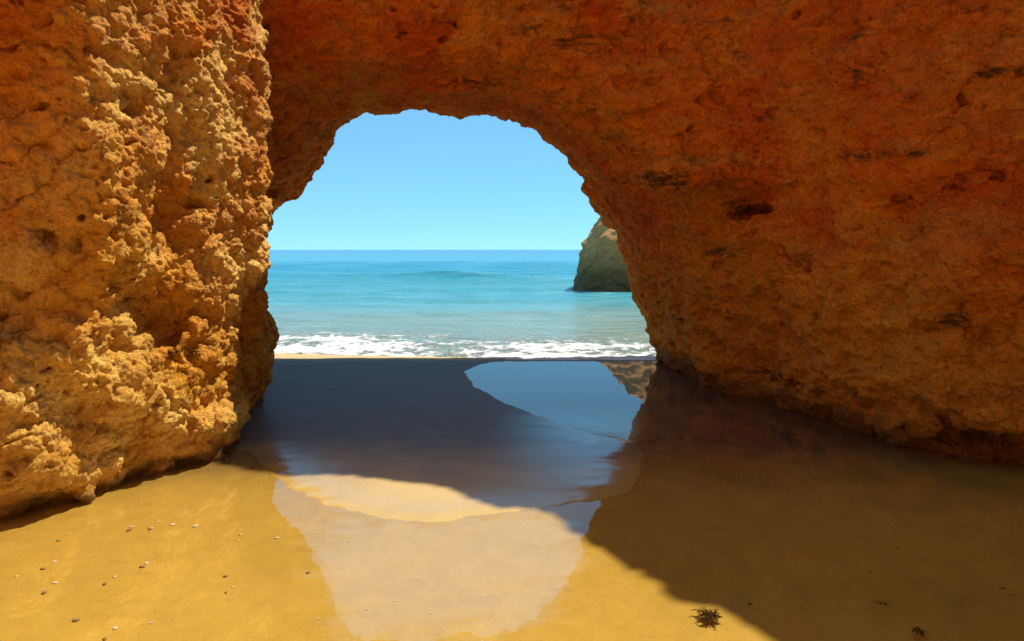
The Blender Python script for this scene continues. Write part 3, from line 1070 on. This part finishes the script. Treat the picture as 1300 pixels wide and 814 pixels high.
flecks = [(164, 666, 6, 'brown fleck beside the leftmost shell of the row'),
           (190, 665, 5, 'brown fleck under the second shell of the row'),
           (74, 679, 5, 'brown fleck high at far left of the golden pool'),
           (54, 715, 6, 'brown pebble left of the bright streaks'),
           (56, 744, 7, 'brown pebble below the two white chips at far left'),
           (180, 712, 7, 'brown pebble beside the middle white shell chip'),
           (133, 733, 6, 'brown pebble left of the pool middle'),
           (96, 778, 8, 'dark brown pebble low at the left of the pool'),
           (133, 802, 6, 'brown pebble near the bottom picture edge'),
           (286, 724, 5, 'brown pebble alone right of the pool middle'),
           (287, 744, 4, 'small brown pebble under the lone pale bit'),
           (391, 720, 5, 'brown fleck on the edge of the sky reflection'),
           (175, 809, 5, 'brown fleck on the bottom edge right of the long shell')]
for i, (u, v, w, lab) in enumerate(flecks):  # small brown blobs, most set left of and below a shell
    x, y = G(u, v)
    o = blob('fleck', (x, y, sand_at(x, y) + 0.004), w * 0.5 / FPX * y * 1.1, MAT_FLECK, 200 + i, 0.4)
    tag(o, lab, 'fleck', 'brown flecks scattered on the pool floor')


def seaweed(u, v, wpx, n, lab, seed):
    """a flattened clump of forked, curling fronds"""
    r = random.Random(seed)
    x, y = G(u, v)
    R = wpx * 0.5 / FPX * y
    vs, fs = [], []

    def frond(px, py, pz, a, ln, w, depth):
        seg = 7
        prev = None
        el = r.uniform(0.0, 0.6)
        for s in range(seg + 1):
            t_ = s / seg
            ww = w * (1 - 0.75 * t_)
            nx_, ny_ = -math.sin(a), math.cos(a)
            k0 = len(vs)
            tw = 0.5 * math.sin(5 * t_ + seed + a)
            vs.append((px + nx_ * ww, py + ny_ * ww, pz + ww * tw))
            vs.append((px - nx_ * ww, py - ny_ * ww, pz - ww * tw))
            vs.append((px, py, pz + ww * 0.7))
            if prev is not None:
                fs.append((prev, k0, k0 + 2, prev + 2))
                fs.append((prev + 2, k0 + 2, k0 + 1, prev + 1))
                fs.append((prev + 1, k0 + 1, k0, prev))
            prev = k0
            st = ln / seg
            px += math.cos(a) * st
            py += math.sin(a) * st
            pz = max(0.0, pz + st * math.sin(el))
            el -= 0.22
            a += r.uniform(-0.45, 0.45)
            if depth and s in (2, 4) and r.random() < 0.8:
                frond(px, py, pz, a + r.choice((-0.9, 0.9)), ln * 0.5, w * 0.7, depth - 1)
    for _ in range(n):
        q = r.uniform(0, 0.35) * R
        aa = r.uniform(0, 6.283)
        frond(q * math.cos(aa), q * math.sin(aa) * 1.3, 0.002, r.uniform(0, 6.283), R * r.uniform(0.5, 1.0), R * 0.045 + 0.0012, 2)
    me = bpy.data.meshes.new('seaweed')
    me.from_pydata(vs, [], fs)
    me.materials.append(MAT_WEED)
    o = bpy.data.objects.new('seaweed', me)
    COL.objects.link(o)
    o.location = (x, y, max(sand_at(x, y), -0.012) + 0.004)
    tag(o, lab, 'seaweed', 'seaweed scraps lying in the pool')
    return o


seaweed(900, 779, 36, 42, 'bushy dark seaweed clump on the sunlit edge of the shadow', 3)
seaweed(1168, 801, 27, 16, 'dark seaweed clump low in the shaded pool at right', 4)
seaweed(1120, 764, 17, 8, 'small dark seaweed scrap above the right clump', 5)
seaweed(1106, 724, 8, 5, 'tiny dark seaweed scrap high in the shaded pool', 6)
seaweed(953, 766, 11, 6, 'tiny seaweed scrap just right of the bushy clump', 7)
seaweed(1139, 695, 9, 5, 'tiny seaweed scrap near the foot of the right wall', 8)
seaweed(1276, 746, 14, 6, 'seaweed scrap close to the right picture edge', 9)
print('TRIS', N_ARCH, N_CLIFF, len(quads) * 2, len(sq) * 2)
